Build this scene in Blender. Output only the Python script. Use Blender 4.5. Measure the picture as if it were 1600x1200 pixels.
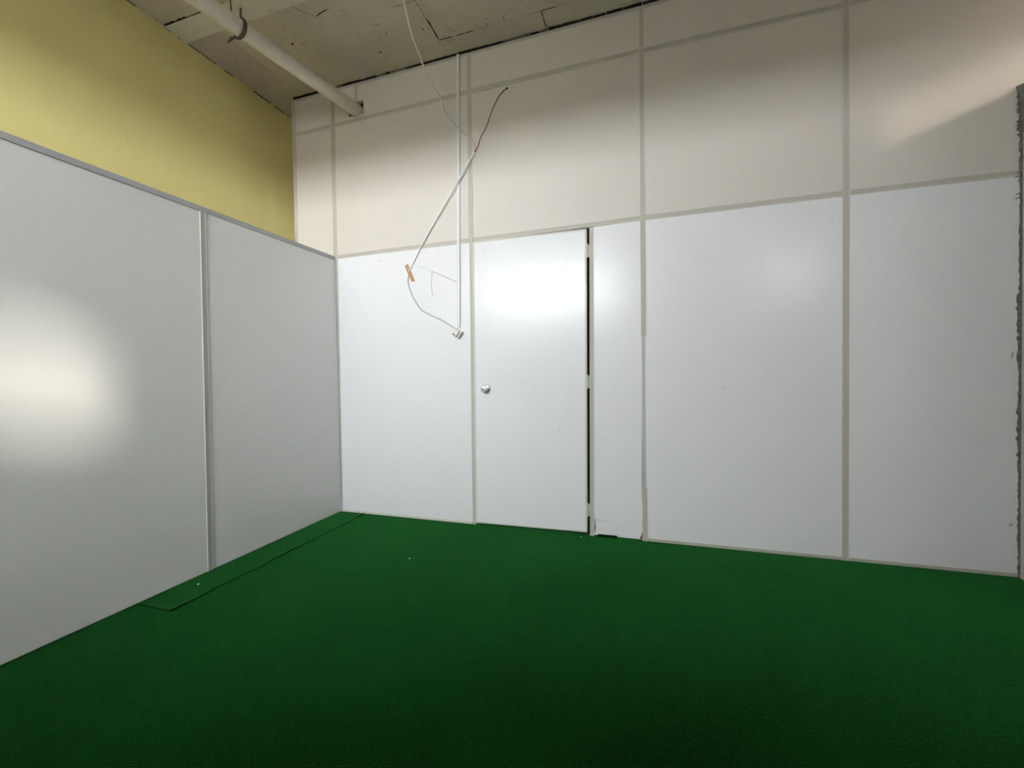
import bpy, bmesh, math, random
from mathutils import Vector, Matrix
random.seed(7)
for o in list(bpy.data.objects): bpy.data.objects.remove(o, do_unlink=True)
S = bpy.context.scene
C = S.collection

# ------------------------------------------------------------------ camera
cam_d = bpy.data.cameras.new('camera'); cam = bpy.data.objects.new('camera', cam_d); C.objects.link(cam)
cam_d.sensor_fit = 'HORIZONTAL'; cam_d.sensor_width = 36.0
cam_d.lens = 654.545 / 1600 * 36.0
cam_d.clip_start = 0.02
yaw, pitch, roll = map(math.radians, (17.6242, -1.1491, -1.0244))
fw = Vector((-math.sin(yaw)*math.cos(pitch), math.cos(yaw)*math.cos(pitch), math.sin(pitch)))
rt = Vector((math.cos(yaw), math.sin(yaw), 0)); up = rt.cross(fw)
r2 = math.cos(roll)*rt + math.sin(roll)*up; u2 = -math.sin(roll)*rt + math.cos(roll)*up
m = Matrix((r2, u2, -fw)).transposed().to_4x4(); m.translation = (2.4514, -2.9081, 1.119)
cam.matrix_world = m
S.camera = cam

# ------------------------------------------------------------------ daylight
W = bpy.data.worlds.new('sky'); S.world = W; W.use_nodes = True
bg = W.node_tree.nodes['Background']; bg.inputs[0].default_value = (0.965, 0.970, 1.03, 1); bg.inputs[1].default_value = 30.0
sun_d = bpy.data.lights.new('sun', 'SUN'); sun_d.energy = 5.6; sun_d.angle = math.radians(4.2); sun_d.color = (1.0, 0.95, 0.86)
sun = bpy.data.objects.new('sun', sun_d); C.objects.link(sun)
SUN_DIR = Vector((-1.0, 0.69, -0.338)).normalized()
sun.rotation_euler = SUN_DIR.to_track_quat('-Z', 'Y').to_euler(); sun.location = (8, -9, 6)
def portal(name, loc, sx, sy, normal):
    d = bpy.data.lights.new(name, 'AREA'); d.shape = 'RECTANGLE'; d.size = sx; d.size_y = sy; d.cycles.is_portal = True
    o = bpy.data.objects.new(name, d); C.objects.link(o); o.location = loc
    o.rotation_euler = Vector(normal).to_track_quat('-Z', 'Z').to_euler(); return o
S.view_settings.view_transform = 'Standard'; S.view_settings.look = 'None'
S.view_settings.exposure = 1.99; S.view_settings.gamma = 1.0; S.view_settings.use_curve_mapping = False

# key dimensions (metres)
H = 3.518            # ceiling
XY = -0.62           # yellow wall face
XR = 4.33            # masonry wall face
YR = -5.00           # rear wall face
YB = 0.60            # wall of the next room, behind the panel wall
RW = [(-0.55, 1.95), (4.47, 5.05)]   # rear windows, x from-to
RZ0, RZ1 = 2.48, 3.00               # their sill and head
SILL, HEAD = 2.56, 3.30             # window above the masonry wall
YS, XA = -2.40, 5.75                # the masonry wall is a stub; behind it the room widens to XA

# ------------------------------------------------------------------ materials
def mat(name, col, rough=0.5, spec=0.5, noise=0.0, nscale=4.0, col2=None, bump=0.0, bscale=200.0, metal=0.0, rvar=0.0):
    M = bpy.data.materials.new(name); M.use_nodes = True; nt = M.node_tree; b = nt.nodes['Principled BSDF']
    b.inputs['Base Color'].default_value = (*col, 1); b.inputs['Roughness'].default_value = rough
    b.inputs['Specular IOR Level'].default_value = spec; b.inputs['Metallic'].default_value = metal
    tc = nt.nodes.new('ShaderNodeNewGeometry')
    if noise > 0:
        n = nt.nodes.new('ShaderNodeTexNoise'); n.inputs['Scale'].default_value = nscale; n.inputs['Detail'].default_value = 6
        nt.links.new(tc.outputs['Position'], n.inputs['Vector'])
        r = nt.nodes.new('ShaderNodeMapRange'); r.inputs[1].default_value = 0.35; r.inputs[2].default_value = 0.7
        nt.links.new(n.outputs[0], r.inputs[0])
        mx = nt.nodes.new('ShaderNodeMix'); mx.data_type = 'RGBA'
        c2 = col2 or tuple(c*0.6 for c in col)
        mul = nt.nodes.new('ShaderNodeMath'); mul.operation = 'MULTIPLY'; mul.inputs[1].default_value = noise
        nt.links.new(r.outputs[0], mul.inputs[0]); nt.links.new(mul.outputs[0], mx.inputs[0])
        mx.inputs[6].default_value = (*col, 1); mx.inputs[7].default_value = (*c2, 1)
        nt.links.new(mx.outputs[2], b.inputs['Base Color'])
        if rvar:
            rr = nt.nodes.new('ShaderNodeMapRange'); rr.inputs[3].default_value = rough-rvar; rr.inputs[4].default_value = rough+rvar
            nt.links.new(n.outputs[0], rr.inputs[0]); nt.links.new(rr.outputs[0], b.inputs['Roughness'])
    if bump > 0:
        n2 = nt.nodes.new('ShaderNodeTexNoise'); n2.inputs['Scale'].default_value = bscale; n2.inputs['Detail'].default_value = 3
        nt.links.new(tc.outputs['Position'], n2.inputs['Vector'])
        bp = nt.nodes.new('ShaderNodeBump'); bp.inputs['Strength'].default_value = bump; bp.inputs['Distance'].default_value = 0.002
        nt.links.new(n2.outputs[0], bp.inputs['Height']); nt.links.new(bp.outputs[0], b.inputs['Normal'])
    return M

M = {}
M['panel'] = mat('white_laminate', (0.80, 0.80, 0.80), 0.25, 0.34, noise=0.25, nscale=1.7, col2=(0.75, 0.75, 0.74), bump=0.06, bscale=7.0, rvar=0.04)
M['panel_old'] = mat('aged_warm_laminate', (0.67, 0.615, 0.555), 0.55, 0.4, noise=0.3, nscale=2.0, col2=(0.635, 0.58, 0.525), bump=0.1, bscale=60)
M['panel_left'] = mat('off_white_laminate', (0.82, 0.815, 0.785), 0.30, 0.5, noise=0.2, nscale=2.3, col2=(0.79, 0.78, 0.75), bump=0.25, bscale=160)
M['trim'] = mat('beige_steel_profile', (0.50, 0.47, 0.405), 0.5, 0.25, noise=0.3, nscale=6, col2=(0.45, 0.42, 0.365))
M['trim_grey'] = mat('grey_steel_profile', (0.46, 0.465, 0.465), 0.4, 0.5)
M['lip'] = mat('pale_profile_lip', (0.64, 0.61, 0.54), 0.5, 0.25)
M['dark'] = mat('dark_cavity', (0.03, 0.028, 0.025), 0.9, 0.1)
M['yellow'] = mat('yellow_wall_paint', (0.84, 0.745, 0.33), 0.75, 0.3, noise=0.5, nscale=2.2, col2=(0.79, 0.685, 0.28), bump=0.25, bscale=130)
M['plaster'] = mat('white_plaster', (0.62, 0.61, 0.585), 0.85, 0.3, noise=0.4, nscale=3, bump=0.4, bscale=60, col2=(0.5, 0.5, 0.47))
M['mortar'] = mat('grey_mortar', (0.22, 0.215, 0.19), 0.95, 0.1, noise=0.9, nscale=40, col2=(0.10, 0.095, 0.08), bump=0.6, bscale=150)
M['pipe'] = mat('cream_pvc', (0.80, 0.74, 0.64), 0.42, 0.5, noise=0.35, nscale=14, col2=(0.58, 0.52, 0.44))
M['wire_white'] = mat('cream_cable_sheath', (0.78, 0.75, 0.66), 0.5)
M['wire_cream'] = mat('pale_cream_sheath', (0.90, 0.87, 0.77), 0.5)
M['wire_grey'] = mat('grey_cable_sheath', (0.55, 0.55, 0.54), 0.5)
M['wire_red'] = mat('dark_red_wire', (0.22, 0.03, 0.03), 0.45)
M['wire_dark'] = mat('black_tape', (0.03, 0.025, 0.025), 0.5)
M['pvc_white'] = mat('white_plastic', (0.80, 0.80, 0.79), 0.4)
M['duct_base'] = mat('shaded_white_plastic', (0.62, 0.62, 0.61), 0.5)  # grey puts the shaded edge lines of the white duct into its colour
M['socket'] = mat('ivory_plastic', (0.74, 0.73, 0.67), 0.4)
M['tape'] = mat('brown_packing_tape', (0.50, 0.29, 0.14), 0.35, 0.5, noise=0.5, nscale=60, col2=(0.40, 0.22, 0.10))
M['scuff'] = mat('grey_scuff', (0.42, 0.41, 0.39), 0.7)
M['scuff_pale'] = mat('pale_grey_scuff', (0.62, 0.62, 0.61), 0.7)
M['damage'] = mat('brown_fibreboard', (0.13, 0.10, 0.075), 0.9)
M['chrome'] = mat('brushed_steel', (0.78, 0.78, 0.77), 0.32, 0.5, metal=0.45)
M['hinge'] = mat('painted_hinge', (0.55, 0.54, 0.50), 0.45)
M['rust'] = mat('dark_wire', (0.12, 0.10, 0.08), 0.6, metal=0.4)
M['scrap'] = mat('white_paper', (0.85, 0.85, 0.83), 0.7)
M['ground'] = mat('outside_paving', (0.13, 0.125, 0.115), 0.9, noise=0.5, nscale=0.6)
M['light_fin'] = mat('dark_fin_metal', (0.10, 0.10, 0.10), 0.6)  # for the fins added to steer the window light
M['alu'] = mat('aluminium_frame', (0.45, 0.45, 0.44), 0.4, metal=0.6)

def carpet_mat(name, c1, c2):
    Mm = bpy.data.materials.new(name); Mm.use_nodes = True; nt = Mm.node_tree; b = nt.nodes['Principled BSDF']
    g = nt.nodes.new('ShaderNodeNewGeometry')
    b.inputs['Roughness'].default_value = 0.95; b.inputs['Specular IOR Level'].default_value = 0.03
    b.inputs['Sheen Weight'].default_value = 0.33; b.inputs['Sheen Roughness'].default_value = 0.25; b.inputs['Sheen Tint'].default_value = (0.14, 1.0, 0.21, 1)
    a = nt.nodes.new('ShaderNodeTexNoise'); a.inputs['Scale'].default_value = 1.6; a.inputs['Detail'].default_value = 5
    f = nt.nodes.new('ShaderNodeTexNoise'); f.inputs['Scale'].default_value = 230; f.inputs['Detail'].default_value = 3
    for n in (a, f): nt.links.new(g.outputs['Position'], n.inputs['Vector'])
    ad = nt.nodes.new('ShaderNodeMath'); ad.operation = 'MULTIPLY_ADD'; ad.inputs[1].default_value = 0.95
    nt.links.new(f.outputs[0], ad.inputs[0]); nt.links.new(a.outputs[0], ad.inputs[2])
    r = nt.nodes.new('ShaderNodeMapRange'); r.inputs[1].default_value = 0.70; r.inputs[2].default_value = 1.22
    nt.links.new(ad.outputs[0], r.inputs[0])
    mx = nt.nodes.new('ShaderNodeMix'); mx.data_type = 'RGBA'; mx.inputs[6].default_value = (*c1, 1); mx.inputs[7].default_value = (*c2, 1)
    nt.links.new(r.outputs[0], mx.inputs[0]); nt.links.new(mx.outputs[2], b.inputs['Base Color'])
    bp = nt.nodes.new('ShaderNodeBump'); bp.inputs['Strength'].default_value = 0.9; bp.inputs['Distance'].default_value = 0.0045
    nt.links.new(f.outputs[0], bp.inputs['Height']); nt.links.new(bp.outputs[0], b.inputs['Normal'])
    return Mm
M['carpet'] = carpet_mat('green_carpet', (0.0005, 0.010, 0.0008), (0.0018, 0.028, 0.003))
M['carpet_strip'] = carpet_mat('green_carpet_strip', (0.0015, 0.014, 0.002), (0.004, 0.032, 0.005))

def concrete(name, c1, c2, c3):
    Mm = bpy.data.materials.new(name); Mm.use_nodes = True; nt = Mm.node_tree; b = nt.nodes['Principled BSDF']
    g = nt.nodes.new('ShaderNodeNewGeometry'); b.inputs['Roughness'].default_value = 0.92; b.inputs['Specular IOR Level'].default_value = 0.2
    def noise(s, d=6, sc=None):
        n = nt.nodes.new('ShaderNodeTexNoise'); n.inputs['Scale'].default_value = s; n.inputs['Detail'].default_value = d
        if sc:
            mp = nt.nodes.new('ShaderNodeMapping'); mp.inputs['Scale'].default_value = sc
            nt.links.new(g.outputs['Position'], mp.inputs[0]); nt.links.new(mp.outputs[0], n.inputs['Vector'])
        else: nt.links.new(g.outputs['Position'], n.inputs['Vector'])
        return n
    def ramp(n, lo, hi):
        r = nt.nodes.new('ShaderNodeMapRange'); r.inputs[1].default_value = lo; r.inputs[2].default_value = hi
        nt.links.new(n.outputs[0], r.inputs[0]); return r
    def mix(fac, a, bb):
        mx = nt.nodes.new('ShaderNodeMix'); mx.data_type = 'RGBA'; nt.links.new(fac.outputs[0], mx.inputs[0])
        for s, i in ((a, 6), (bb, 7)):
            if isinstance(s, tuple): mx.inputs[i].default_value = (*s, 1)
            else: nt.links.new(s.outputs[2], mx.inputs[i])
        return mx
    m1 = mix(ramp(noise(2.5, 8), 0.38, 0.66), c1, c2)
    m2 = mix(ramp(noise(14, 8, (1, 3, 1)), 0.60, 0.80), m1, c3)
    nt.links.new(m2.outputs[2], b.inputs['Base Color'])
    bp = nt.nodes.new('ShaderNodeBump'); bp.inputs['Strength'].default_value = 0.5; bp.inputs['Distance'].default_value = 0.004
    nt.links.new(noise(35, 8).outputs[0], bp.inputs['Height']); nt.links.new(bp.outputs[0], b.inputs['Normal'])
    return Mm
M['concrete'] = concrete('raw_concrete', (0.56, 0.52, 0.40), (0.63, 0.59, 0.47), (0.36, 0.32, 0.24))
M['concrete_dark'] = concrete('dark_bare_concrete', (0.20, 0.19, 0.165), (0.25, 0.235, 0.205), (0.14, 0.125, 0.10))
M['concrete_pale'] = concrete('pale_concrete', (0.70, 0.68, 0.58), (0.76, 0.74, 0.63), (0.5, 0.46, 0.38))
M['concrete_brown'] = concrete('brown_concrete', (0.50, 0.44, 0.37), (0.57, 0.51, 0.43), (0.35, 0.30, 0.24))

def glass_mat(name, frosted=False, tr=(0.93, 0.95, 0.94)):
    Mm = bpy.data.materials.new(name); Mm.use_nodes = True; nt = Mm.node_tree; nt.nodes.clear()
    out = nt.nodes.new('ShaderNodeOutputMaterial'); mx = nt.nodes.new('ShaderNodeMixShader')
    if frosted:
        a = nt.nodes.new('ShaderNodeBsdfTranslucent'); a.inputs[0].default_value = (0.85, 0.88, 0.88, 1)
        b = nt.nodes.new('ShaderNodeBsdfDiffuse'); b.inputs[0].default_value = (0.8, 0.8, 0.8, 1); mx.inputs[0].default_value = 0.25
    else:
        a = nt.nodes.new('ShaderNodeBsdfTransparent'); a.inputs[0].default_value = (*tr, 1)
        b = nt.nodes.new('ShaderNodeBsdfGlossy'); b.inputs['Roughness'].default_value = 0.02; mx.inputs[0].default_value = 0.06
    nt.links.new(a.outputs[0], mx.inputs[1]); nt.links.new(b.outputs[0], mx.inputs[2]); nt.links.new(mx.outputs[0], out.inputs[0])
    return Mm
M['glass'] = glass_mat('clear_glass'); M['tinted'] = glass_mat('grey_light_cut_glass', tr=(0.56, 0.56, 0.55)); M['darkened'] = glass_mat('darkened_glass', tr=(0.32, 0.31, 0.28)); M['dimmed'] = glass_mat('dimmed_glass', tr=(0.22, 0.21, 0.195))  # all but the clear pane are darkened to weaken the light let in

# ------------------------------------------------------------------ mesh helpers
def obj(name, bm, material, parent=None, label=None, cat=None, group=None, kind=None, smooth=False):
    me = bpy.data.meshes.new(name); bmesh.ops.recalc_face_normals(bm, faces=bm.faces); bm.to_mesh(me); bm.free()
    for mm in (material if isinstance(material, (list, tuple)) else [material]): me.materials.append(M[mm])
    if smooth:
        for p in me.polygons: p.use_smooth = True
    o = bpy.data.objects.new(name, me); C.objects.link(o)
    if parent: o.parent = parent
    if label: o['label'] = label
    if cat: o['category'] = cat
    if group: o['group'] = group
    if kind: o['kind'] = kind
    return o
def empty(name, loc=(0, 0, 0), label=None, cat=None, kind=None, group=None):
    o = bpy.data.objects.new(name, None); C.objects.link(o); o.location = loc; o.empty_display_size = 0.1
    if label: o['label'] = label
    if cat: o['category'] = cat
    if kind: o['kind'] = kind
    if group: o['group'] = group
    return o
def hexa(bm, p, mi=0):
    v = [bm.verts.new(q) for q in p]
    fs = []
    for f in ((0, 1, 2, 3), (7, 6, 5, 4), (0, 4, 5, 1), (1, 5, 6, 2), (2, 6, 7, 3), (3, 7, 4, 0)):
        F = bm.faces.new([v[i] for i in f]); F.material_index = mi; fs.append(F)
    return v, fs
def box(bm, x0, x1, y0, y1, z0, z1, mi=0):
    return hexa(bm, [(x0, y0, z0), (x1, y0, z0), (x1, y1, z0), (x0, y1, z0), (x0, y0, z1), (x1, y0, z1), (x1, y1, z1), (x0, y1, z1)], mi)
def bevel(bm, w, seg=1):
    bmesh.ops.recalc_face_normals(bm, faces=bm.faces)
    bmesh.ops.bevel(bm, geom=[e for e in bm.edges], offset=w, segments=seg, affect='EDGES', profile=0.5)
def slabB(bm, q, y0, y1, mi=0):
    """quad q of (x,z) on the panel wall, clockwise from lower left, from depth y0 (front) to y1"""
    return hexa(bm, [(x, y0, z) for x, z in q] + [(x, y1, z) for x, z in q], mi)
def smooth_path(pts, n=8):
    P = [Vector(p) for p in pts]
    if len(P) < 3: return P
    Q = [P[0]*2-P[1]] + P + [P[-1]*2-P[-2]]; out = []
    for i in range(1, len(Q)-2):
        a, b, c, d = Q[i-1], Q[i], Q[i+1], Q[i+2]
        for k in range(n):
            t = k/n
            out.append(0.5*((2*b)+(c-a)*t+(2*a-5*b+4*c-d)*t*t+(3*b-a-3*c+d)*t**3))
    out.append(P[-1]); return out
def tube(bm, pts, r, sides=8, mi=0, cap=True):
    P = [Vector(p) for p in pts]; rings = []
    ref = Vector((0.31, 0.2, 0.93)).normalized()
    for i, p in enumerate(P):
        t = (P[min(i+1, len(P)-1)]-P[max(i-1, 0)]).normalized()
        a = t.cross(ref)
        if a.length < 0.05: a = t.cross(Vector((1, 0, 0)))
        a.normalize(); b = t.cross(a)
        rr = r[i] if isinstance(r, (list, tuple)) else r
        rings.append([bm.verts.new(p+rr*(math.cos(2*math.pi*k/sides)*a+math.sin(2*math.pi*k/sides)*b)) for k in range(sides)])
    for A, B in zip(rings, rings[1:]):
        for k in range(sides):
            F = bm.faces.new((A[k], A[(k+1) % sides], B[(k+1) % sides], B[k])); F.material_index = mi; F.smooth = True
    if cap:
        for R in (rings[0], rings[-1]):
            F = bm.faces.new(R); F.material_index = mi
def lathe(bm, prof, org, axis, sides=24, mi=0):
    ax = Vector(axis).normalized(); a = ax.orthogonal().normalized(); b = ax.cross(a); o = Vector(org); rings = []
    for rr, h in prof:
        rings.append([bm.verts.new(o+ax*h+rr*(math.cos(2*math.pi*k/sides)*a+math.sin(2*math.pi*k/sides)*b)) for k in range(sides)])
    for A, B in zip(rings, rings[1:]):
        for k in range(sides):
            F = bm.faces.new((A[k], A[(k+1) % sides], B[(k+1) % sides], B[k])); F.material_index = mi; F.smooth = True
    bm.faces.new(rings[0]).material_index = mi; bm.faces.new(rings[-1]).material_index = mi
lerp = lambda a, b, t: a+(b-a)*t

# ------------------------------------------------------------------ floor, ground, ceiling
bm = bmesh.new(); box(bm, XY-0.2, 4.6, YR-0.25, YB+0.2, -0.12, 0.0); box(bm, 4.6, XA+0.2, YR-0.25, YS+0.15, -0.12, 0.0)
floor = obj('floor', bm, 'carpet', kind='structure', label='dark green carpet covering the whole floor')
bm = bmesh.new(); box(bm, -3000, 3000, -3000, 3000, -0.75, -0.6)
obj('ground', bm, 'ground', kind='structure', label='grey paving outside the building')

bm = bmesh.new(); box(bm, XY-0.2, 4.75, YR-0.25, YB+0.2, H+0.008, H+0.20); box(bm, 4.75, XA+0.2, YR-0.25, YS+0.15, H+0.008, H+0.20)
ceiling = obj('ceiling', bm, 'concrete', kind='structure', label='raw concrete ceiling with marks of the formwork boards')
# cast boards: rows between y lines, each with its own joints and its own few millimetres of level
def board(x0, x1, y0, y1, dz, m_):
    b = bmesh.new(); j = lambda: random.uniform(-0.002, 0.002); g = 0.0008
    hexa(b, [(x0+g+j(), y0+g+j(), H+dz), (x1-g+j(), y0+g+j(), H+dz), (x1-g+j(), y1-g+j(), H+dz), (x0+g+j(), y1-g+j(), H+dz),
             (x0+g, y0+g, H+0.012), (x1-g, y0+g, H+0.012), (x1-g, y1-g, H+0.012), (x0+g, y1-g, H+0.012)])
    bevel(b, 0.0012)
    return obj('formwork_board', b, m_, ceiling)
rows = [(-0.157, YB+0.1, [XY-0.1, 0.30, 1.83, 3.10, 4.7], ['concrete', 'concrete', 'concrete', 'concrete'], [0.002, 0, 0.0015, 0]),
        (-0.715, -0.157, [XY-0.1, -0.30, 1.08, 2.30, 3.60, 4.7], ['concrete_brown', 'concrete', 'concrete', 'concrete', 'concrete'], [0.001, 0, 0.0022, 0, 0.001]),
        (-0.865, -0.715, [XY-0.1, 0.34, 1.9, 4.7], ['concrete_pale', 'concrete_pale', 'concrete'], [-0.003, -0.004, 0]),
        (-1.45, -0.865, [XY-0.1, 0.05, 1.5, 3.0, 4.7], ['concrete', 'concrete_pale', 'concrete', 'concrete'], [0.001, -0.003, 0, 0.001]),
        (-2.60, -1.45, [XY-0.1, 1.2, 3.1, 4.7], ['concrete']*3, [0, 0.001, 0]),
        (-4.0, -2.60, [XY-0.1, 1.9, XA+0.1], ['concrete']*2, [0, 0.001]), (YR-0.1, -4.0, [XY-0.1, 2.6, XA+0.1], ['concrete']*2, [0, 0.001])]
for y0, y1, xs, ms, dz in rows:
    for i in range(len(xs)-1): board(xs[i], xs[i+1], y0, y1, dz[i], ms[i])
# open joints where the cement skin has broken away
def crack(pts, w0, w1, z=H-0.0006, name='joint_crack'):
    b = bmesh.new(); P = [Vector((x, y, 0)) for x, y in pts]; Q = []
    for A, B in zip(P, P[1:]):
        k = max(2, int((B-A).length/0.02))
        Q += [A.lerp(B, t/k) for t in range(k)]
    Q.append(P[-1]); L, R, L2, R2 = [], [], [], []
    for i, p in enumerate(Q):
        t = (Q[min(i+1, len(Q)-1)]-Q[max(i-1, 0)]).normalized(); n = Vector((-t.y, t.x, 0))
        w = random.uniform(w0, w1)*0.5*(0.35 if i in (0, len(Q)-1) else 1); p = p+n*random.uniform(-0.0012, 0.0012)
        for lst, s, zz in ((L, 1, z), (R, -1, z), (L2, 1, H+0.004), (R2, -1, H+0.004)):
            q = p+n*w*s; lst.append(b.verts.new((q.x, q.y, zz)))
    for i in range(len(Q)-1):
        b.faces.new((L[i], L[i+1], R[i+1], R[i])); b.faces.new((L[i], L2[i], L2[i+1], L[i+1])); b.faces.new((R[i], R[i+1], R2[i+1], R2[i]))
    return obj(name, b, 'dark', ceiling)
crack([(1.084, -0.344), (1.079, -0.165)], 0.004, 0.009)
crack([(1.079, -0.160), (1.18, -0.158)], 0.003, 0.006)
crack([(1.21, -0.157), (1.34, -0.156)], 0.001, 0.004)
crack([(1.828, -0.160), (1.826, -0.115)], 0.004, 0.008); crack([(1.826, -0.105), (1.824, -0.012)], 0.003, 0.007)
crack([(1.83, -0.160), (1.92, -0.158)], 0.001, 0.004)
crack([(1.443, -0.190), (1.452, -0.150)], 0.002, 0.006); crack([(1.572, -0.200), (1.575, -0.165)], 0.001, 0.004)
crack([(0.31, -0.71), (0.345, -0.66), (0.40, -0.60)], 0.001, 0.004); crack([(0.40, -0.60), (0.47, -0.615), (0.53, -0.62)], 0.002, 0.010)
crack([(-0.61, -0.868), (-0.50, -0.862), (-0.40, -0.866)], 0.010, 0.030); crack([(-0.40, -0.866), (-0.20, -0.862)], 0.001, 0.004)
crack([(-0.18, -0.66), (-0.08, -0.655)], 0.002, 0.006)
crack([(0.22, -0.93), (0.33, -0.925)], 0.002, 0.006)
crack([(0.90, -0.50), (1.0, -0.49), (1.15, -0.50)], 0.001, 0.004); crack([(0.70, -0.42), (0.78, -0.41)], 0.001, 0.004)
for x, y, r in ((0.075, -0.47, 0.010), (0.05, -0.80, 0.009), (0.62, -0.20, 0.008), (1.02, -0.28, 0.006), (0.76, -0.33, 0.005)):
    b = bmesh.new(); lathe(b, [(r, 0), (r*0.8, 0.004)], (x, y, H-0.0008), (0, 0, 1), 9); obj('nail_hole', b, 'dark', ceiling)

# ------------------------------------------------------------------ outer walls
bm = bmesh.new()
nx, nz = 60, 1
box(bm, XY-0.2, XY, YR-0.25, YB+0.2, -0.12, H+0.02)
yel = obj('wall_outer_left', bm, 'yellow', kind='structure', label='yellow painted wall behind the low white partition')
for y, z, a, l in ((-1.88, 2.60, 0.5, 0.012), (-1.80, 2.47, -0.3, 0.02), (-1.10, 2.64, -0.6, 0.012), (-0.95, 2.55, 0.4, 0.008)):
    b = bmesh.new(); d = Vector((0, math.cos(a), math.sin(a)))*l*0.5; c = Vector((XY+0.0006, y, z)); n = Vector((0, -math.sin(a), math.cos(a)))*0.0025
    v = [b.verts.new(c+d*s+n*t) for s, t in ((-1, 0), (-0.3, -1), (1, 0), (0.2, 1))]; b.faces.new(v); obj('paint_chip', b, 'scuff', yel)
# broken mortar line along its top
random.seed(3)
for i in range(30):
    y = random.uniform(-1.9, 0.15); l = random.uniform(0.015, 0.07)
    b = bmesh.new(); hexa(b, [(XY-0.004, y, H-random.uniform(0.004, 0.010)), (XY+0.005, y, H-0.003), (XY+0.005, y+l, H-0.003), (XY-0.004, y+l, H-random.uniform(0.003, 0.008)),
        (XY-0.004, y, H+0.004), (XY+0.005, y, H+0.004), (XY+0.005, y+l, H+0.004), (XY-0.004, y+l, H+0.004)])
    obj('mortar_crumb', b, 'damage' if i % 2 else 'mortar', yel)
bm = bmesh.new(); NW = (0.5, 1.4, 2.3, 3.0)
box(bm, XY, 4.6, YB, YB+0.15, -0.05, NW[2]); box(bm, XY, 4.6, YB, YB+0.15, NW[3], H+0.01); box(bm, XY, NW[0], YB, YB+0.15, NW[2], NW[3]); box(bm, NW[1], 4.6, YB, YB+0.15, NW[2], NW[3])
obj('wall_next_room', bm, 'plaster', kind='structure', label='plain wall of the room behind the panel wall')
bm = bmesh.new(); box(bm, 4.60, 4.75, -0.0, YB+0.15, -0.12, H+0.01)
obj('wall_next_room_side', bm, 'plaster', kind='structure', label='side wall of the room behind the panel wall')

# rear wall with a high strip window (behind the camera)
z0, z1 = RZ0, RZ1
bm = bmesh.new()
box(bm, XY, XA+0.02, YR-0.20, YR, -0.12, z0); box(bm, XY, XA+0.02, YR-0.20, YR, z1, H+0.01)
box(bm, XY, RW[0][0], YR-0.20, YR, z0, z1); box(bm, RW[0][1], RW[1][0], YR-0.20, YR, z0, z1); box(bm, RW[1][1], XA+0.02, YR-0.20, YR, z0, z1)
obj('wall_rear', bm, 'concrete_dark', kind='structure', label='raw concrete wall behind the camera with two high windows')
def window(name, axis, a0, a1, z0, z1, depth, nm, glass, label):
    w = empty(name, (0, 0, 0), label=label, kind='structure')
    def bx(u0, u1, d0, d1, zz0, zz1, nme, mt):
        b = bmesh.new()
        if axis == 'x': box(b, u0, u1, depth+d0, depth+d1, zz0, zz1)
        else: box(b, depth+d0, depth+d1, u0, u1, zz0, zz1)
        return obj(nme, b, mt, w)
    t = 0.035
    bx(a0, a1, -0.025, 0.025, z0, z0+t, 'window_sill_rail', 'alu'); bx(a0, a1, -0.025, 0.025, z1-t, z1, 'window_head_rail', 'alu')
    bx(a0, a0+t, -0.025, 0.025, z0+t, z1-t, 'window_jamb', 'alu'); bx(a1-t, a1, -0.025, 0.025, z0+t, z1-t, 'window_jamb', 'alu')
    for i in range(nm):
        u0 = lerp(a0+t, a1-t, i/nm); u1 = lerp(a0+t, a1-t, (i+1)/nm)
        if i: bx(u0-0.012, u0+0.012, -0.02, 0.02, z0+t, z1-t, 'mullion', 'alu')
        bx(u0+(0.012 if i else 0), u1-(0.012 if i < nm-1 else 0), -0.002, 0.002, z0+t, z1-t, 'pane', glass)
window('fill_window', 'x', NW[0], NW[1], NW[2], NW[3], YB+0.08, 1, 'darkened', 'grimy added window lighting the yellow wall through the gap')  # unseen window added to brighten the yellow wall beside the panel wall
portal('portal_next_room', ((NW[0]+NW[1])/2, YB+0.04, (NW[2]+NW[3])/2), NW[1]-NW[0], NW[3]-NW[2], (0, -1, 0))
window('window_1', 'x', *RW[0], z0, z1, YR-0.10, 3, 'glass', 'wide high window in the rear wall')
window('window_2', 'x', *RW[1], z0, z1, YR-0.10, 1, 'tinted', 'small high window in the rear wall near the masonry wall, pane greyed to cut its light')  # grey pane weakens the sky light from this window
for i, (x0, x1) in enumerate(RW): portal('portal_rear_%d' % i, ((x0+x1)/2, YR-0.06, (z0+z1)/2), x1-x0, z1-z0, (0, 1, 0))
# unseen upright fins added to steer light leftward, inside the wide rear window, turned a little towards the low partition
w1 = bpy.data.objects['window_1']; nf = 9; la = math.radians(8); ld = 0.20
for i in range(nf):
    xc = lerp(RW[0][0]+0.10, RW[0][1]-0.02, i/(nf-1)); yc = YR+0.08; hx, hy_ = -math.sin(la)*ld/2, math.cos(la)*ld/2; tx = 0.006
    b = bmesh.new(); q = [(xc-hx-tx, yc-hy_), (xc-hx+tx, yc-hy_), (xc+hx+tx, yc+hy_), (xc+hx-tx, yc+hy_)]
    hexa(b, [(x, y, z0) for x, y in q]+[(x, y, z1) for x, y in q]); obj('light_fin', b, 'light_fin', w1)
# overhang slabs added out of view to cut the light through the windows
bm = bmesh.new(); box(bm, XY-0.2, XA+0.2, YR-0.20-0.55, YR-0.25, H-0.10, H+0.20); obj('shade_slab_rear', bm, 'concrete', kind='structure', label='added concrete slab cutting steep sky light at the rear windows')
bm = bmesh.new(); box(bm, 4.75, 4.55+1.55, YS+0.15, YB+0.2, H-0.13, H+0.20); obj('shade_slab_right', bm, 'concrete', kind='structure', label='added concrete slab limiting the light over the masonry wall')

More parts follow.
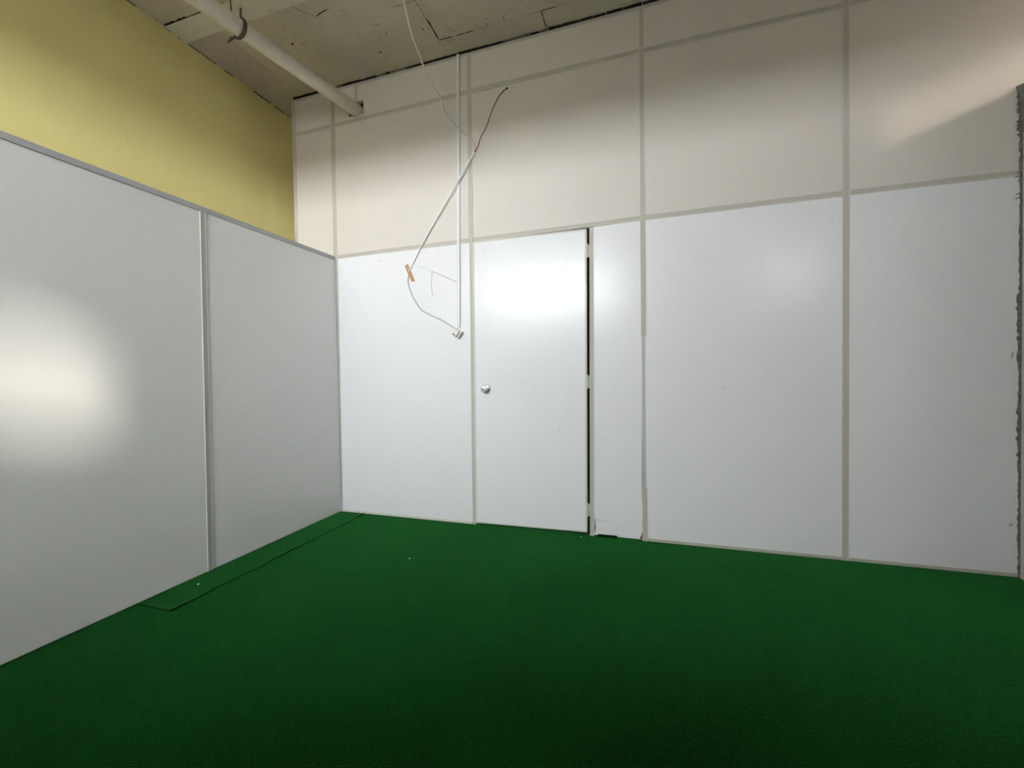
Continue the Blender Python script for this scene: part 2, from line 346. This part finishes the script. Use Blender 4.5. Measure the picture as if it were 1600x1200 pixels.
# masonry wall on the right: ends at 2.56 m, glazed above beside the panel wall
bm = bmesh.new()
box(bm, XR, XR+0.22, YS, -0.012, -0.12, SILL)
box(bm, XR, XR+0.22, YS, -0.012, HEAD, H+0.01)
box(bm, XR, XR+0.22, YS, -0.55, SILL, HEAD)
bmesh.ops.remove_doubles(bm, verts=bm.verts, dist=1e-5)
wr = obj('wall_right', bm, 'plaster', kind='structure', label='white masonry wall at the right edge, glazed above')
bm = bmesh.new(); box(bm, XR+0.22, XA+0.2, YS, YS+0.15, -0.12, H+0.01); obj('wall_alcove', bm, 'concrete_dark', kind='structure', label='plain wall closing the wider rear part of the room')
bm = bmesh.new(); box(bm, XA, XA+0.2, YR-0.2, YS, -0.12, H+0.01); obj('wall_right_rear', bm, 'concrete_dark', kind='structure', label='plain right wall of the wider rear part of the room')
window('window_3', 'y', -0.55, -0.012, SILL, HEAD, XR+0.14, 1, 'dimmed', 'narrow dusty window above the masonry wall beside the panel wall')  # pane darkened to hold back sky and sun on the panel wall
portal('portal_right', (XR+0.06, -0.281, (SILL+HEAD)/2), 0.538, HEAD-SILL, (-1, 0, 0))
# rough mortar bead squeezed out in the corner between masonry and panel wall
bm = bmesh.new(); random.seed(11); n = 150; prev = None
for i in range(n+1):
    z = 2.575*i/n; t = z/2.56
    hi = max(0.0, (z-2.0)/0.56)
    w = 0.006+0.007*random.random()+0.012*hi**2*(0.5+0.8*random.random()) + (0.012*random.random() if 1.15 < z < 1.5 or 0.65 < z < 0.9 else 0)
    d = 0.005+0.009*random.random()+0.012*hi
    xo = XR+0.004
    ring = [bm.verts.new(q) for q in ((xo, 0.001, z), (xo-w, 0.0005, z), (xo-w*0.7, -d*0.6, z), (xo-w*0.25, -d, z), (xo, -d*1.6, z))]
    if prev:
        for k in range(4): bm.faces.new((prev[k], prev[k+1], ring[k+1], ring[k]))
    prev = ring
obj('mortar_bead', bm, 'mortar', wr)
for i in range(70):            # dried trowel drips at its top
    z = 2.55-abs(random.gauss(0, 0.16)); l = random.uniform(0.006, 0.020); b = bmesh.new(); x = XR-random.uniform(0.000, 0.014)
    tube(b, [(x+0.012, -0.002, z), (x-l*0.4, -0.0025, z-l*0.35), (x-l*0.8, -0.0012, z-l*0.55)], [0.0035, 0.0025, 0.0008], 5)
    obj('mortar_drip', b, 'mortar', wr)

# ------------------------------------------------------------------ panel wall (wall_back)
NODE = {  # (x, z) of every crossing of the profile centre lines: base, door height, upper rail, ceiling
    'E': [(-0.400, 0.0), (-0.400, 2.131), (-0.390, 3.212), (-0.390, H)],
    'A': [(-0.008, 0.0), (0.004, 2.131), (0.011, 3.211), (0.018, H)],
    'B': [(1.210, 0.0), (1.228, 2.133), (1.236, 3.222), (1.240, H)],
    'C': [(2.441, 0.0), (2.448, 2.139), (2.453, 3.219), (2.455, H)],
    'D': [(3.558, 0.0), (3.567, 2.136), (3.566, 3.202), (3.567, H)],
    'R': [(4.60, 0.0), (4.60, 2.126), (4.60, 3.20), (4.60, H)]}
cols = 'EABCDR'
wb = empty('wall_back', (0, 0, 0), kind='structure', label='white panel wall with beige profiles facing the camera')
G = 0.010   # panel edge to profile centre line
def panelB(q, mt, front=0.0, name='panel', bev=0.002):
    b = bmesh.new(); slabB(b, q, front, 0.035); bevel(b, bev); return obj(name, b, mt, wb)
for i in range(5):
    L, R = NODE[cols[i]], NODE[cols[i+1]]
    for r in range(3):
        if r == 0 and cols[i] == 'B': continue           # the door bay
        if r == 2 and cols[i] == 'A': continue           # cut round the pipe
        top = H-0.018 if r == 2 else None
        q = [(L[r][0]+G, L[r][1]+(0.012 if r == 0 else G)), (R[r][0]-G, R[r][1]+(0.012 if r == 0 else G)),
             (R[r+1][0]-G, top or R[r+1][1]-G), (L[r+1][0]+G, top or L[r+1][1]-G)]
        panelB(q, 'panel' if r == 0 else 'panel_old')
# upper row over the first bay: two pieces, notched for the pipe
tz = H-0.018; jx = 0.243; HX0, HX1, HZ0, HZ1 = 0.172, 0.314, 3.25, 3.355
A2, A3, B2, B3 = NODE['A'][2], NODE['A'][3], NODE['B'][2], NODE['B'][3]
b = bmesh.new()
slabB(b, [(A2[0]+G, 3.211+G), (HX0, 3.213+G), (HX0, tz), (A3[0]+G, tz)], 0, 0.035)
slabB(b, [(HX0, 3.213+G), (jx, 3.214+G), (jx, HZ0), (HX0, HZ0)], 0, 0.035)
slabB(b, [(HX0, HZ1), (jx, HZ1), (jx, tz), (HX0, tz)], 0, 0.035)
obj('panel', b, 'panel_old', wb)
b = bmesh.new()
slabB(b, [(HX1, 3.2155+G), (B2[0]-G, 3.222+G), (B3[0]-G, tz), (HX1, tz)], 0, 0.035)
slabB(b, [(jx, 3.214+G), (HX1, 3.2155+G), (HX1, HZ0), (jx, HZ0)], 0, 0.035)
slabB(b, [(jx, HZ1), (HX1, HZ1), (HX1, tz), (jx, tz)], 0, 0.035)
obj('panel', b, 'panel_old', wb)

def profile(p, q, w=0.034, name='profile', mt=('trim', 'lip'), y=-0.0035, lip=True, parent=None):
    """steel H profile seen from the front: flat cap between two raised lips, running p -> q on the wall"""
    b = bmesh.new(); a = Vector((p[0], p[1])); c = Vector((q[0], q[1])); t = (c-a).normalized(); n = Vector((-t.y, t.x))
    def strip(o0, o1, yf, mi):
        pts = [a+n*o0, c+n*o0, c+n*o1, a+n*o1]
        hexa(b, [(v.x, yf, v.y) for v in pts]+[(v.x, 0.030, v.y) for v in pts], mi)
    h = w/2
    if lip:
        strip(-h+0.0035, h-0.0035, y, 0); strip(-h, -h+0.0033, y-0.0015, 1); strip(h-0.0033, h, y-0.0015, 1)
    else: strip(-h, h, y, 0)
    return obj(name, b, list(mt), parent or wb)
for k in 'ABCD':
    N = NODE[k]
    if k == 'C':
        lo, hi = (2.442, 0.355), (2.446, 1.361)
        profile(N[0], lo, y=-0.0035); profile(lo, hi, y=0.004, mt=('trim_grey', 'trim_grey')); profile(hi, N[1], y=-0.0035)
    elif k == 'A': profile((N[0][0]+0.004, 0), (N[1][0]+0.004, N[1][1]))
    elif k == 'B': profile(N[0], N[1], w=0.026)
    else: profile(N[0], N[1])
    profile(N[1], N[2]); profile(N[2], (N[3][0], H-0.014))
profile(NODE['E'][0], (NODE['E'][3][0], H-0.014), w=0.030, y=-0.003)
for i in range(5):
    L, R = NODE[cols[i]], NODE[cols[i+1]]; e = 0.0165
    for r in (1, 2): profile((L[r][0]+e, L[r][1]), (R[r][0]-e, R[r][1]), w=0.032, y=-0.003)
    profile((L[3][0]+e, H-0.020), (R[3][0]-e, H-0.020), w=0.018, y=-0.002, lip=False, mt=('trim',))
profile((jx, HZ1+0.002), (jx+0.003, H-0.03), w=0.022, lip=False, mt=('trim',)); profile((jx-0.003, 3.23), (jx-0.003, HZ0-0.004), w=0.020, lip=False, mt=('trim',))
# base rails
profile((0.012, 0.009), (1.19, 0.009), w=0.016, y=-0.002, lip=False, mt=('lip',))
profile((2.46, 0.010), (3.54, 0.010), w=0.018, y=-0.003, lip=False, mt=('trim',)); profile((3.576, 0.010), (XR, 0.010), w=0.018, y=-0.003, lip=False, mt=('trim',))
# dark pieces standing for the shadowed gap along the ceiling joint, some mortar
random.seed(5); x = -0.38
while x < 3.6:
    l = random.uniform(0.03, 0.12); b = bmesh.new()
    hexa(b, [(x, -0.004-random.random()*0.006, H-0.006-random.random()*0.004), (x+l, -0.004-random.random()*0.006, H-0.006-random.random()*0.004), (x+l, 0.03, H-0.008), (x, 0.03, H-0.008),
             (x, -0.008-random.random()*0.008, H+0.002), (x+l, -0.008-random.random()*0.008, H+0.002), (x+l, 0.03, H+0.002), (x, 0.03, H+0.002)])
    obj('joint_gap_piece', b, 'dark' if random.random() < 0.8 else 'mortar', wb); x += l+random.uniform(0, 0.006)
b = bmesh.new(); box(b, -0.40, 4.60, 0.036, 0.055, H-0.06, H+0.006); obj('light_stop_strip', b, 'dark', wb)  # dark strip added to stop light leaking at the ceiling joint
b = bmesh.new(); box(b, 0.08, 0.42, 0.056, 0.062, 3.17, 3.45); obj('hole_shade_plate', b, 'dark', wb)  # dark plate added so the pipe hole stays in shade
# added dark sheet that puts shade into the gaps round the door
b = bmesh.new(); box(b, 1.235, 2.44, 0.040, 0.045, 0.0, 2.13); obj('gap_shade_sheet', b, 'dark', wb)

# narrow fixed panel, door post
DX0, DX1 = 1.2445, 2.068     # door leaf
panelB([(2.100, 0.008), (2.430, 0.006), (2.437, 2.128), (2.124, 2.121)], 'panel')
profile((2.0905, 0.0), (2.116, 2.118), w=0.028, name='door_post', y=-0.003)
# broken lower corners of the narrow panel
def chip(pts, name='broken_edge', mt='damage', parent=None, y=-0.0012):
    b = bmesh.new(); f = [b.verts.new((px, y, pz)) for px, pz in pts]; k = [b.verts.new((px, 0.01, pz)) for px, pz in pts]
    b.faces.new(f); b.faces.new(k[::-1])
    for i in range(len(pts)): b.faces.new((f[i], k[i], k[(i+1) % len(pts)], f[(i+1) % len(pts)]))
    return obj(name, b, mt, parent or wb)
chip([(2.423, 0.010), (2.429, 0.02), (2.429, 0.215), (2.425, 0.20), (2.4255, 0.16), (2.423, 0.12), (2.425, 0.07), (2.417, 0.035), (2.405, 0.012)])
chip([(2.108, 0.03), (2.113, 0.03), (2.117, 0.06), (2.115, 0.08), (2.113, 0.12), (2.110, 0.12)])
chip([(2.42, 0.30), (2.430, 0.22), (2.430, 0.80), (2.4285, 0.80)], mt='trim_grey')
chip([(2.115, 0.113), (2.20, 0.108), (2.20, 0.1095), (2.115, 0.1150)], mt='scuff')

# ------------------------------------------------------------------ door
door = empty('door_1', (0, 0, 0), kind='structure', label='plain white flush door with a round steel knob')
b = bmesh.new(); dq = [(1.225, 0.016), (2.058, 0.022), (2.083, 2.112), (1.243, 2.118)]
slabB(b, dq, -0.006, 0.030); bevel(b, 0.002); leaf = obj('door_leaf', b, 'panel', door)
def edge(p, q, w, y=-0.0085):
    b = bmesh.new(); a = Vector(p); c = Vector(q); t = (c-a).normalized(); n = Vector((-t.y, t.x))*w*0.5
    pts = [a+n, c+n, c-n, a-n]; hexa(b, [(v.x, y, v.y) for v in pts]+[(v.x, -0.004, v.y) for v in pts]); bevel(b, 0.0008)
    return obj('edge_band', b, 'lip', door)
edge((dq[0][0]+0.004, dq[0][1]), (dq[3][0]+0.004, dq[3][1]), 0.009); edge((dq[1][0]-0.006, dq[1][1]), (dq[2][0]-0.006, dq[2][1]), 0.013)
edge((dq[0][0]+0.01, dq[0][1]+0.005), (dq[1][0]-0.014, dq[1][1]+0.005), 0.010); edge((dq[3][0]+0.01, dq[3][1]-0.005), (dq[2][0]-0.014, dq[2][1]-0.005), 0.010)
for zc in (1.960, 1.067, 0.181):
    xc = lerp(2.0635, 2.0895, zc/2.11); b = bmesh.new()
    for k in range(5):
        z_ = zc-0.045+k*0.018; lathe(b, [(0.0062, 0), (0.0068, 0.001), (0.0068, 0.0165), (0.0062, 0.0175)], (xc, -0.010, z_), (0, 0, 1), 12)
    lathe(b, [(0.003, 0), (0.004, 0.002), (0.003, 0.004)], (xc, -0.010, zc+0.045), (0, 0, 1), 10)
    h = obj('hinge', b, 'hinge', door)
    b = bmesh.new(); box(b, xc-0.016, xc-0.004, -0.0095, -0.007, zc-0.043, zc+0.043); box(b, xc+0.004, xc+0.014, -0.0075, -0.004, zc-0.043, zc+0.043); obj('hinge_plate', b, 'hinge', h)
KX, KZ = 1.327, 1.025
b = bmesh.new(); lathe(b, [(0.0345, 0.0), (0.0345, 0.004), (0.031, 0.009), (0.016, 0.012)], (KX, -0.006, KZ), (0, -1, 0), 32); ros = obj('rosette', b, 'chrome', door)
b = bmesh.new(); lathe(b, [(0.011, 0.010), (0.011, 0.026), (0.018, 0.030), (0.0245, 0.036), (0.026, 0.046), (0.0245, 0.056), (0.019, 0.060), (0.007, 0.0605)], (KX, -0.006, KZ), (0, -1, 0), 32); kn = obj('knob', b, 'chrome', door)
b = bmesh.new(); lathe(b, [(0.0062, 0.058), (0.0062, 0.0612), (0.003, 0.0614)], (KX, -0.006, KZ), (0, -1, 0), 14); obj('keyhole', b, 'dark', kn)

# scuffs and knocks on the panels: slim raised marks where the photograph shows them
def scuff(x, z, l, a, w=0.003, mt='scuff', y=-0.0005):
    b = bmesh.new(); d = Vector((math.cos(a), math.sin(a)))*l/2; n = Vector((-math.sin(a), math.cos(a)))*w/2; c = Vector((x, z))
    pts = [c-d, c-d*0.3-n, c+d*0.4-n*0.8, c+d, c+d*0.2+n, c-d*0.4+n*0.7]
    f = [b.verts.new((p.x, y, p.y)) for p in pts]; k = [b.verts.new((p.x, y+0.002, p.y)) for p in pts]
    b.faces.new(f)
    for i in range(6): b.faces.new((f[i], k[i], k[(i+1) % 6], f[(i+1) % 6]))
    on_door = 1.25 < x < 2.06
    return obj('scuff_mark', b, mt, door if on_door else wb)
for a in ((0.436, 2.058, 0.035, 0.12, 0.004), (1.163, 1.098, 0.03, 0.1, 0.006, 'scuff_pale'), (1.115, 0.820, 0.045, 0.05, 0.003), (1.19, 0.838, 0.03, 0.15, 0.003),
          (0.997, 0.334, 0.035, -0.1, 0.003), (1.06, 0.332, 0.012, 0.0, 0.003), (0.348, 0.80, 0.02, 0.3, 0.002, 'scuff_pale'), (1.146, 0.075, 0.016, 1.2, 0.007), (0.992, 0.078, 0.012, 0.9, 0.006), (0.60, 0.60, 0.02, 1.3, 0.002, 'scuff_pale'),
          (2.262, 1.019, 0.018, -0.4, 0.005), (2.919, 1.018, 0.010, 0.6, 0.007), (3.145, 2.293, 0.010, 0.3, 0.008), (2.60, 2.187, 0.009, 0.2, 0.007), (3.50, 1.985, 0.012, 1.2, 0.005), (3.485, 1.975, 0.008, 0.4, 0.005),
          (3.49, 2.075, 0.010, 0.9, 0.005), (4.299, 0.278, 0.022, 0.4, 0.016), (4.30, 1.18, 0.05, 1.4, 0.010), (2.60, 1.80, 0.05, 0.05, 0.002, 'scuff_pale'), (2.34, 1.94, 0.05, 0.05, 0.002, 'scuff_pale'), (2.80, 1.82, 0.16, 0.02, 0.002, 'scuff_pale'), (3.25, 1.86, 0.14, 0.03, 0.002, 'scuff_pale'), (2.19, 0.79, 0.05, 0.1, 0.002, 'scuff_pale')): scuff(*a)
for a in ((1.876, 0.729, 0.030, 0.75, 0.004), (1.99, 0.752, 0.028, 1.8, 0.005, 'scuff_pale'), (1.62, 1.070, 0.06, -0.45, 0.007, 'scuff_pale'), (1.70, 1.050, 0.03, -0.3, 0.006, 'scuff_pale'), (1.323, 2.044, 0.010, 1.0, 0.008),
          (1.94, 1.934, 0.014, 1.4, 0.006, 'scuff_pale'), (1.29, 0.052, 0.03, 0.2, 0.003), (1.35, 0.04, 0.012, -0.6, 0.005, 'scuff_pale')): scuff(*a, y=-0.0066)
for i in range(8):      # long curved rub mark high on the door
    t = (i-3.5)/4; scuff(1.66+t*0.11, 1.795+0.020*t*t, 0.032, 0.36*t, 0.003, 'scuff_pale', -0.0066)

# ------------------------------------------------------------------ low partition on the left
wl = empty('wall_left', (0, 0, 0), kind='structure', label='low white partition with a grey cap rail along the left')
ZT = 2.125; yj0, yj1 = -1.120, -1.100
def panelL(y0b, y1b, y0t, y1t):
    b = bmesh.new(); q = [(y0b, 0.004), (y1b, 0.004), (y1t, ZT-0.018), (y0t, ZT-0.018)]
    hexa(b, [(0.0, y, z) for y, z in q]+[(-0.035, y, z) for y, z in q]); bevel(b, 0.002); return obj('panel', b, 'panel_left', wl)
panelL(yj0+0.010, -0.004, yj1+0.010, -0.004); panelL(-2.33, yj0-0.010, -2.32, yj1-0.010); panelL(-3.54, -2.35, -3.54, -2.34); panelL(YR, -3.56, YR, -3.56)
def postL(yb, yt, w=0.034, z1=ZT-0.016):
    b = bmesh.new()
    for o0, o1, xf in ((-w/2+0.0035, w/2-0.0035, 0.0035), (-w/2, -w/2+0.0033, 0.005), (w/2-0.0033, w/2, 0.005)):
        q = [(yb+o0, 0.0), (yb+o1, 0.0), (yt+o1, z1), (yt+o0, z1)]
        hexa(b, [(xf, y, z) for y, z in q]+[(-0.030, y, z) for y, z in q], 0 if xf < 0.004 else 1)
    return obj('profile', b, ['trim_grey', 'lip'], wl)
postL(yj0, yj1); postL(-2.34, -2.33); postL(-3.55, -3.55)
b = bmesh.new(); box(b, -0.041, 0.006, YR, -0.002, ZT-0.020, ZT+0.012); bevel(b, 0.003); obj('cap_rail', b, 'trim_grey', wl)
b = bmesh.new(); box(b, 0.0, 0.008, -0.012, -0.0036, 0, ZT-0.02); obj('corner_bead', b, 'trim_grey', wl)

# ------------------------------------------------------------------ things
# carpet strip along the partition, lifting a little along its free edge
bm = bmesh.new(); random.seed(21); ny, nxs = 60, 6; g = []
for i in range(ny+1):
    y = lerp(-1.497, -0.012, i/ny); row = []; xe = 0.240+0.004*math.sin(i*0.4)+random.uniform(-0.002, 0.002)
    for k in range(nxs+1):
        x = lerp(0.006, xe, k/nxs); lift = 0.005+(0.004*max(0, math.sin(i*0.23+1.0)) if k == nxs else 0)+0.001*math.sin(i*0.9+k)+(0.003 if i == 0 else 0)
        row.append((bm.verts.new((x, y, lift)), bm.verts.new((x, y, 0.0004))))
    g.append(row)
for i in range(ny):
    for k in range(nxs):
        bm.faces.new([g[i][k][0], g[i][k+1][0], g[i+1][k+1][0], g[i+1][k][0]]); bm.faces.new([g[i][k][1], g[i+1][k][1], g[i+1][k+1][1], g[i][k+1][1]])
for i in range(ny):
    for k in (0, nxs): bm.faces.new([g[i][k][0], g[i+1][k][0], g[i+1][k][1], g[i][k][1]])
for k in range(nxs):
    for i in (0, ny): bm.faces.new([g[i][k][0], g[i][k+1][0], g[i][k+1][1], g[i][k][1]])
obj('carpet_strip', bm, 'carpet_strip', label='narrow strip of green carpet laid along the low left partition', cat='carpet')
# carpet curling up against the wall between door and narrow panel
bm = bmesh.new(); box(bm, 2.13, 2.26, -0.014, -0.005, 0.0, 0.020); bevel(bm, 0.004); obj('carpet_offcut', bm, 'carpet', label='small dark green carpet flap turned up beside the door', cat='carpet')

for i, (x, y, r, lb) in enumerate(((0.108, -1.268, 0.006, 'white paper crumb on the carpet strip by the left partition'), (1.054, -0.661, 0.0045, 'white paper crumb lying alone in the middle of the green carpet'), (2.02, -0.045, 0.005, 'white paper crumb on the carpet in front of the door'))):
    bm = bmesh.new(); bmesh.ops.create_icosphere(bm, subdivisions=1, radius=r)
    for v in bm.verts: v.co = Vector((v.co.x*random.uniform(0.6, 1.3), v.co.y*random.uniform(0.6, 1.2), v.co.z*0.5))+Vector((x, y, r*0.45+(0.006 if i == 0 else 0)))
    obj('paper_crumb', bm, 'scrap', label=lb, cat='paper')

# pipe under the ceiling, running through the hole in the panel wall
P0 = Vector((0.245, 0.0, 3.292)); dP = Vector((0.150, 1.137, 0.036)); 
bm = bmesh.new(); tube(bm, [P0+dP*0.25, P0, P0-dP*1.0, P0-dP*2.0, P0-dP*4.80], 0.050, 24)
obj('ceiling_pipe', bm, 'pipe', label='cream plastic pipe running under the ceiling into the panel wall', cat='pipe')
# twisted wire hanger
hy = 0.82; pc = P0-dP*hy; ax = dP.normalized(); e1 = ax.cross(Vector((0, 0, 1))).normalized(); e2 = e1.cross(ax)
def ring(deg, r, along=0.0): a = math.radians(deg); return pc+ax*along+r*(math.cos(a)*e1+math.sin(a)*e2)
bm = bmesh.new()
tube(bm, smooth_path([(-0.010, -0.80, H+0.003), (0.020, -0.83, H-0.05), ring(95, 0.066, 0.02), ring(50, 0.058), ring(10, 0.057), ring(-30, 0.057), ring(-70, 0.057), ring(-110, 0.058), ring(-140, 0.066), ring(-160, 0.09)], 6), 0.0055, 8)
tube(bm, smooth_path([(-0.022, -0.79, H+0.003), (0.015, -0.82, H-0.06), ring(95, 0.072, 0.034), ring(50, 0.057, 0.014), ring(10, 0.056, 0.013), ring(-30, 0.056, 0.013), ring(-70, 0.056, 0.013), ring(-110, 0.057, 0.012), ring(-150, 0.062, 0.012), ring(-190, 0.065, 0.01), (pc.x-0.09, pc.y+0.02, H+0.003)], 6), 0.0045, 8)
tube(bm, smooth_path([ring(-125, 0.058, -0.004), ring(-130, 0.075, -0.012), ring(-128, 0.105, -0.03)], 4), 0.006, 8)
obj('pipe_hanger', bm, 'rust', label='dark twisted wire holding the cream pipe to the ceiling', cat='wire')

# cable raceway
bm = bmesh.new(); qa, qb = (1.117, 1.488), (1.155, H-0.012)
def stripB(b, off0, off1, yf, yb=-0.0002):
    p = [(qa[0]+off0, qa[1]), (qa[0]+off1, qa[1]), (qb[0]+off1, qb[1]), (qb[0]+off0, qb[1])]; slabB(b, p, yf, yb)
stripB(bm, -0.013, 0.013, -0.010); bevel(bm, 0.0015)
rw = obj('cable_raceway', bm, 'duct_base', label='slim white cable duct running from ceiling down to the ivory socket', cat='cable duct')
bm = bmesh.new(); stripB(bm, -0.0075, 0.0075, -0.0145, -0.0102); bevel(bm, 0.001); obj('duct_cover', bm, 'pvc_white', rw)

# surface socket, knocked askew
so = empty('wall_socket', (1.110, -0.001, 1.445), label='small ivory surface socket hanging askew at the end of the white duct', cat='socket')
so.rotation_euler = (0, math.radians(38), 0)
bm = bmesh.new(); box(bm, -0.030, 0.030, -0.034, 0.0, -0.030, 0.030); bevel(bm, 0.003, 2); obj('back_box', bm, 'socket', so)
bm = bmesh.new(); box(bm, -0.026, 0.018, -0.050, -0.0342, -0.026, 0.026); bevel(bm, 0.003, 2); obj('face_plate', bm, 'socket', so)
bm = bmesh.new(); box(bm, -0.016, 0.006, -0.0512, -0.0490, -0.021, -0.015); obj('slot', bm, 'dark', so)

# packing tape, cables
bm = bmesh.new(); hexa(bm, [(x, y, z) for (x, z), y in zip([(0.660, 1.996), (0.688, 2.008), (0.750, 1.868), (0.719, 1.868)], (-0.003, -0.004, -0.004, -0.003))]+[(x, y, z) for (x, z), y in zip([(0.660, 1.996), (0.688, 2.008), (0.750, 1.868), (0.719, 1.868)], (-0.0004,)*4)])
bmesh.ops.subdivide_edges(bm, edges=[e for e in bm.edges if e.calc_length() > 0.1], cuts=6)
for v in bm.verts:
    if v.co.y < -0.002: v.co.y -= 0.006*math.exp(-((v.co.z-1.938)/0.02)**2)
obj('tape_strip', bm, 'tape', label='short brown strip of tape holding cables on the panel', cat='tape')
def cable(name, pts, r, mt, lb, n=8, cat='cable'):
    b = bmesh.new(); tube(b, smooth_path(pts, n), r, 8); return obj(name, b, mt, label=lb, cat=cat)
cable('ceiling_cable', [(1.115, -0.77, H+0.003), (1.095, -0.70, 3.455), (1.062, -0.58, 3.415), (1.030, -0.47, 3.368), (1.007, -0.32, 3.322), (0.999, -0.22, 3.275), (0.999, -0.10, 3.240), (1.014, -0.03, 3.211), (1.030, -0.010, 3.15)], 0.0056, 'wire_cream', 'cream cable looping from the concrete ceiling to the panel wall')
cable('thin_cable', [(1.030, -0.008, 3.150), (1.041, -0.006, 3.11), (1.086, -0.005, 3.044), (1.115, -0.010, 3.008), (1.140, -0.020, 2.978), (1.165, -0.020, 2.952), (1.193, -0.009, 2.923), (1.230, -0.010, 2.889), (1.262, -0.012, 2.860), (1.274, -0.014, 2.835), (1.275, -0.016, 2.775)], 0.0038, 'wire_grey', 'thin grey wire from the ceiling cable end across the duct to the red wire')
cable('red_wire', [(1.277, -0.018, 2.772), (1.296, -0.045, 2.752), (1.327, -0.06, 2.793), (1.343, -0.06, 2.835), (1.389, -0.06, 2.908), (1.440, -0.06, 3.020), (1.490, -0.06, 3.099), (1.524, -0.06, 3.127), (1.548, -0.06, 3.140)], 0.0034, 'wire_red', 'dark red loose wire sticking up in front of the upper panel')
bm = bmesh.new(); tube(bm, [(1.540, -0.06, 3.136), (1.554, -0.06, 3.143)], 0.006, 8); t = obj('wire_end', bm, 'wire_dark', bpy.data.objects['red_wire'])
cable('straight_cable', [(1.278, -0.020, 2.765), (1.154, -0.030, 2.585), (0.990, -0.022, 2.370), (0.848, -0.014, 2.178), (0.714, -0.006, 1.969), (0.700, -0.005, 1.945)], 0.0048, 'pvc_white', 'white cable stretched diagonally from the red wire down to the tape')
cable('drooping_cable', [(0.698, -0.005, 1.93), (0.688, -0.006, 1.881), (0.699, -0.006, 1.821), (0.731, -0.007, 1.743), (0.763, -0.008, 1.691), (0.807, -0.008, 1.638), (0.889, -0.008, 1.594), (0.971, -0.009, 1.555), (1.051, -0.012, 1.506), (1.092, -0.016, 1.482)], 0.0046, 'wire_grey', 'grey cable drooping from the brown tape to the ivory socket')
cable('slack_wire', [(0.752, -0.002, 1.995), (0.815, -0.003, 1.969), (0.898, -0.003, 1.932), (0.979, -0.004, 1.896), (1.059, -0.004, 1.855), (1.106, -0.004, 1.832)], [0.0011]*17+[0.0030]*24, 'wire_grey', 'thin grey wire running from the tape to the middle of the duct', cat='wire')
cable('dangling_wire', [(0.898, -0.0035, 1.930), (0.890, -0.003, 1.854), (0.893, -0.003, 1.780), (0.901, -0.003, 1.741)], 0.0026, 'wire_white', 'short pale wire end dangling straight down between tape and duct', cat='wire')
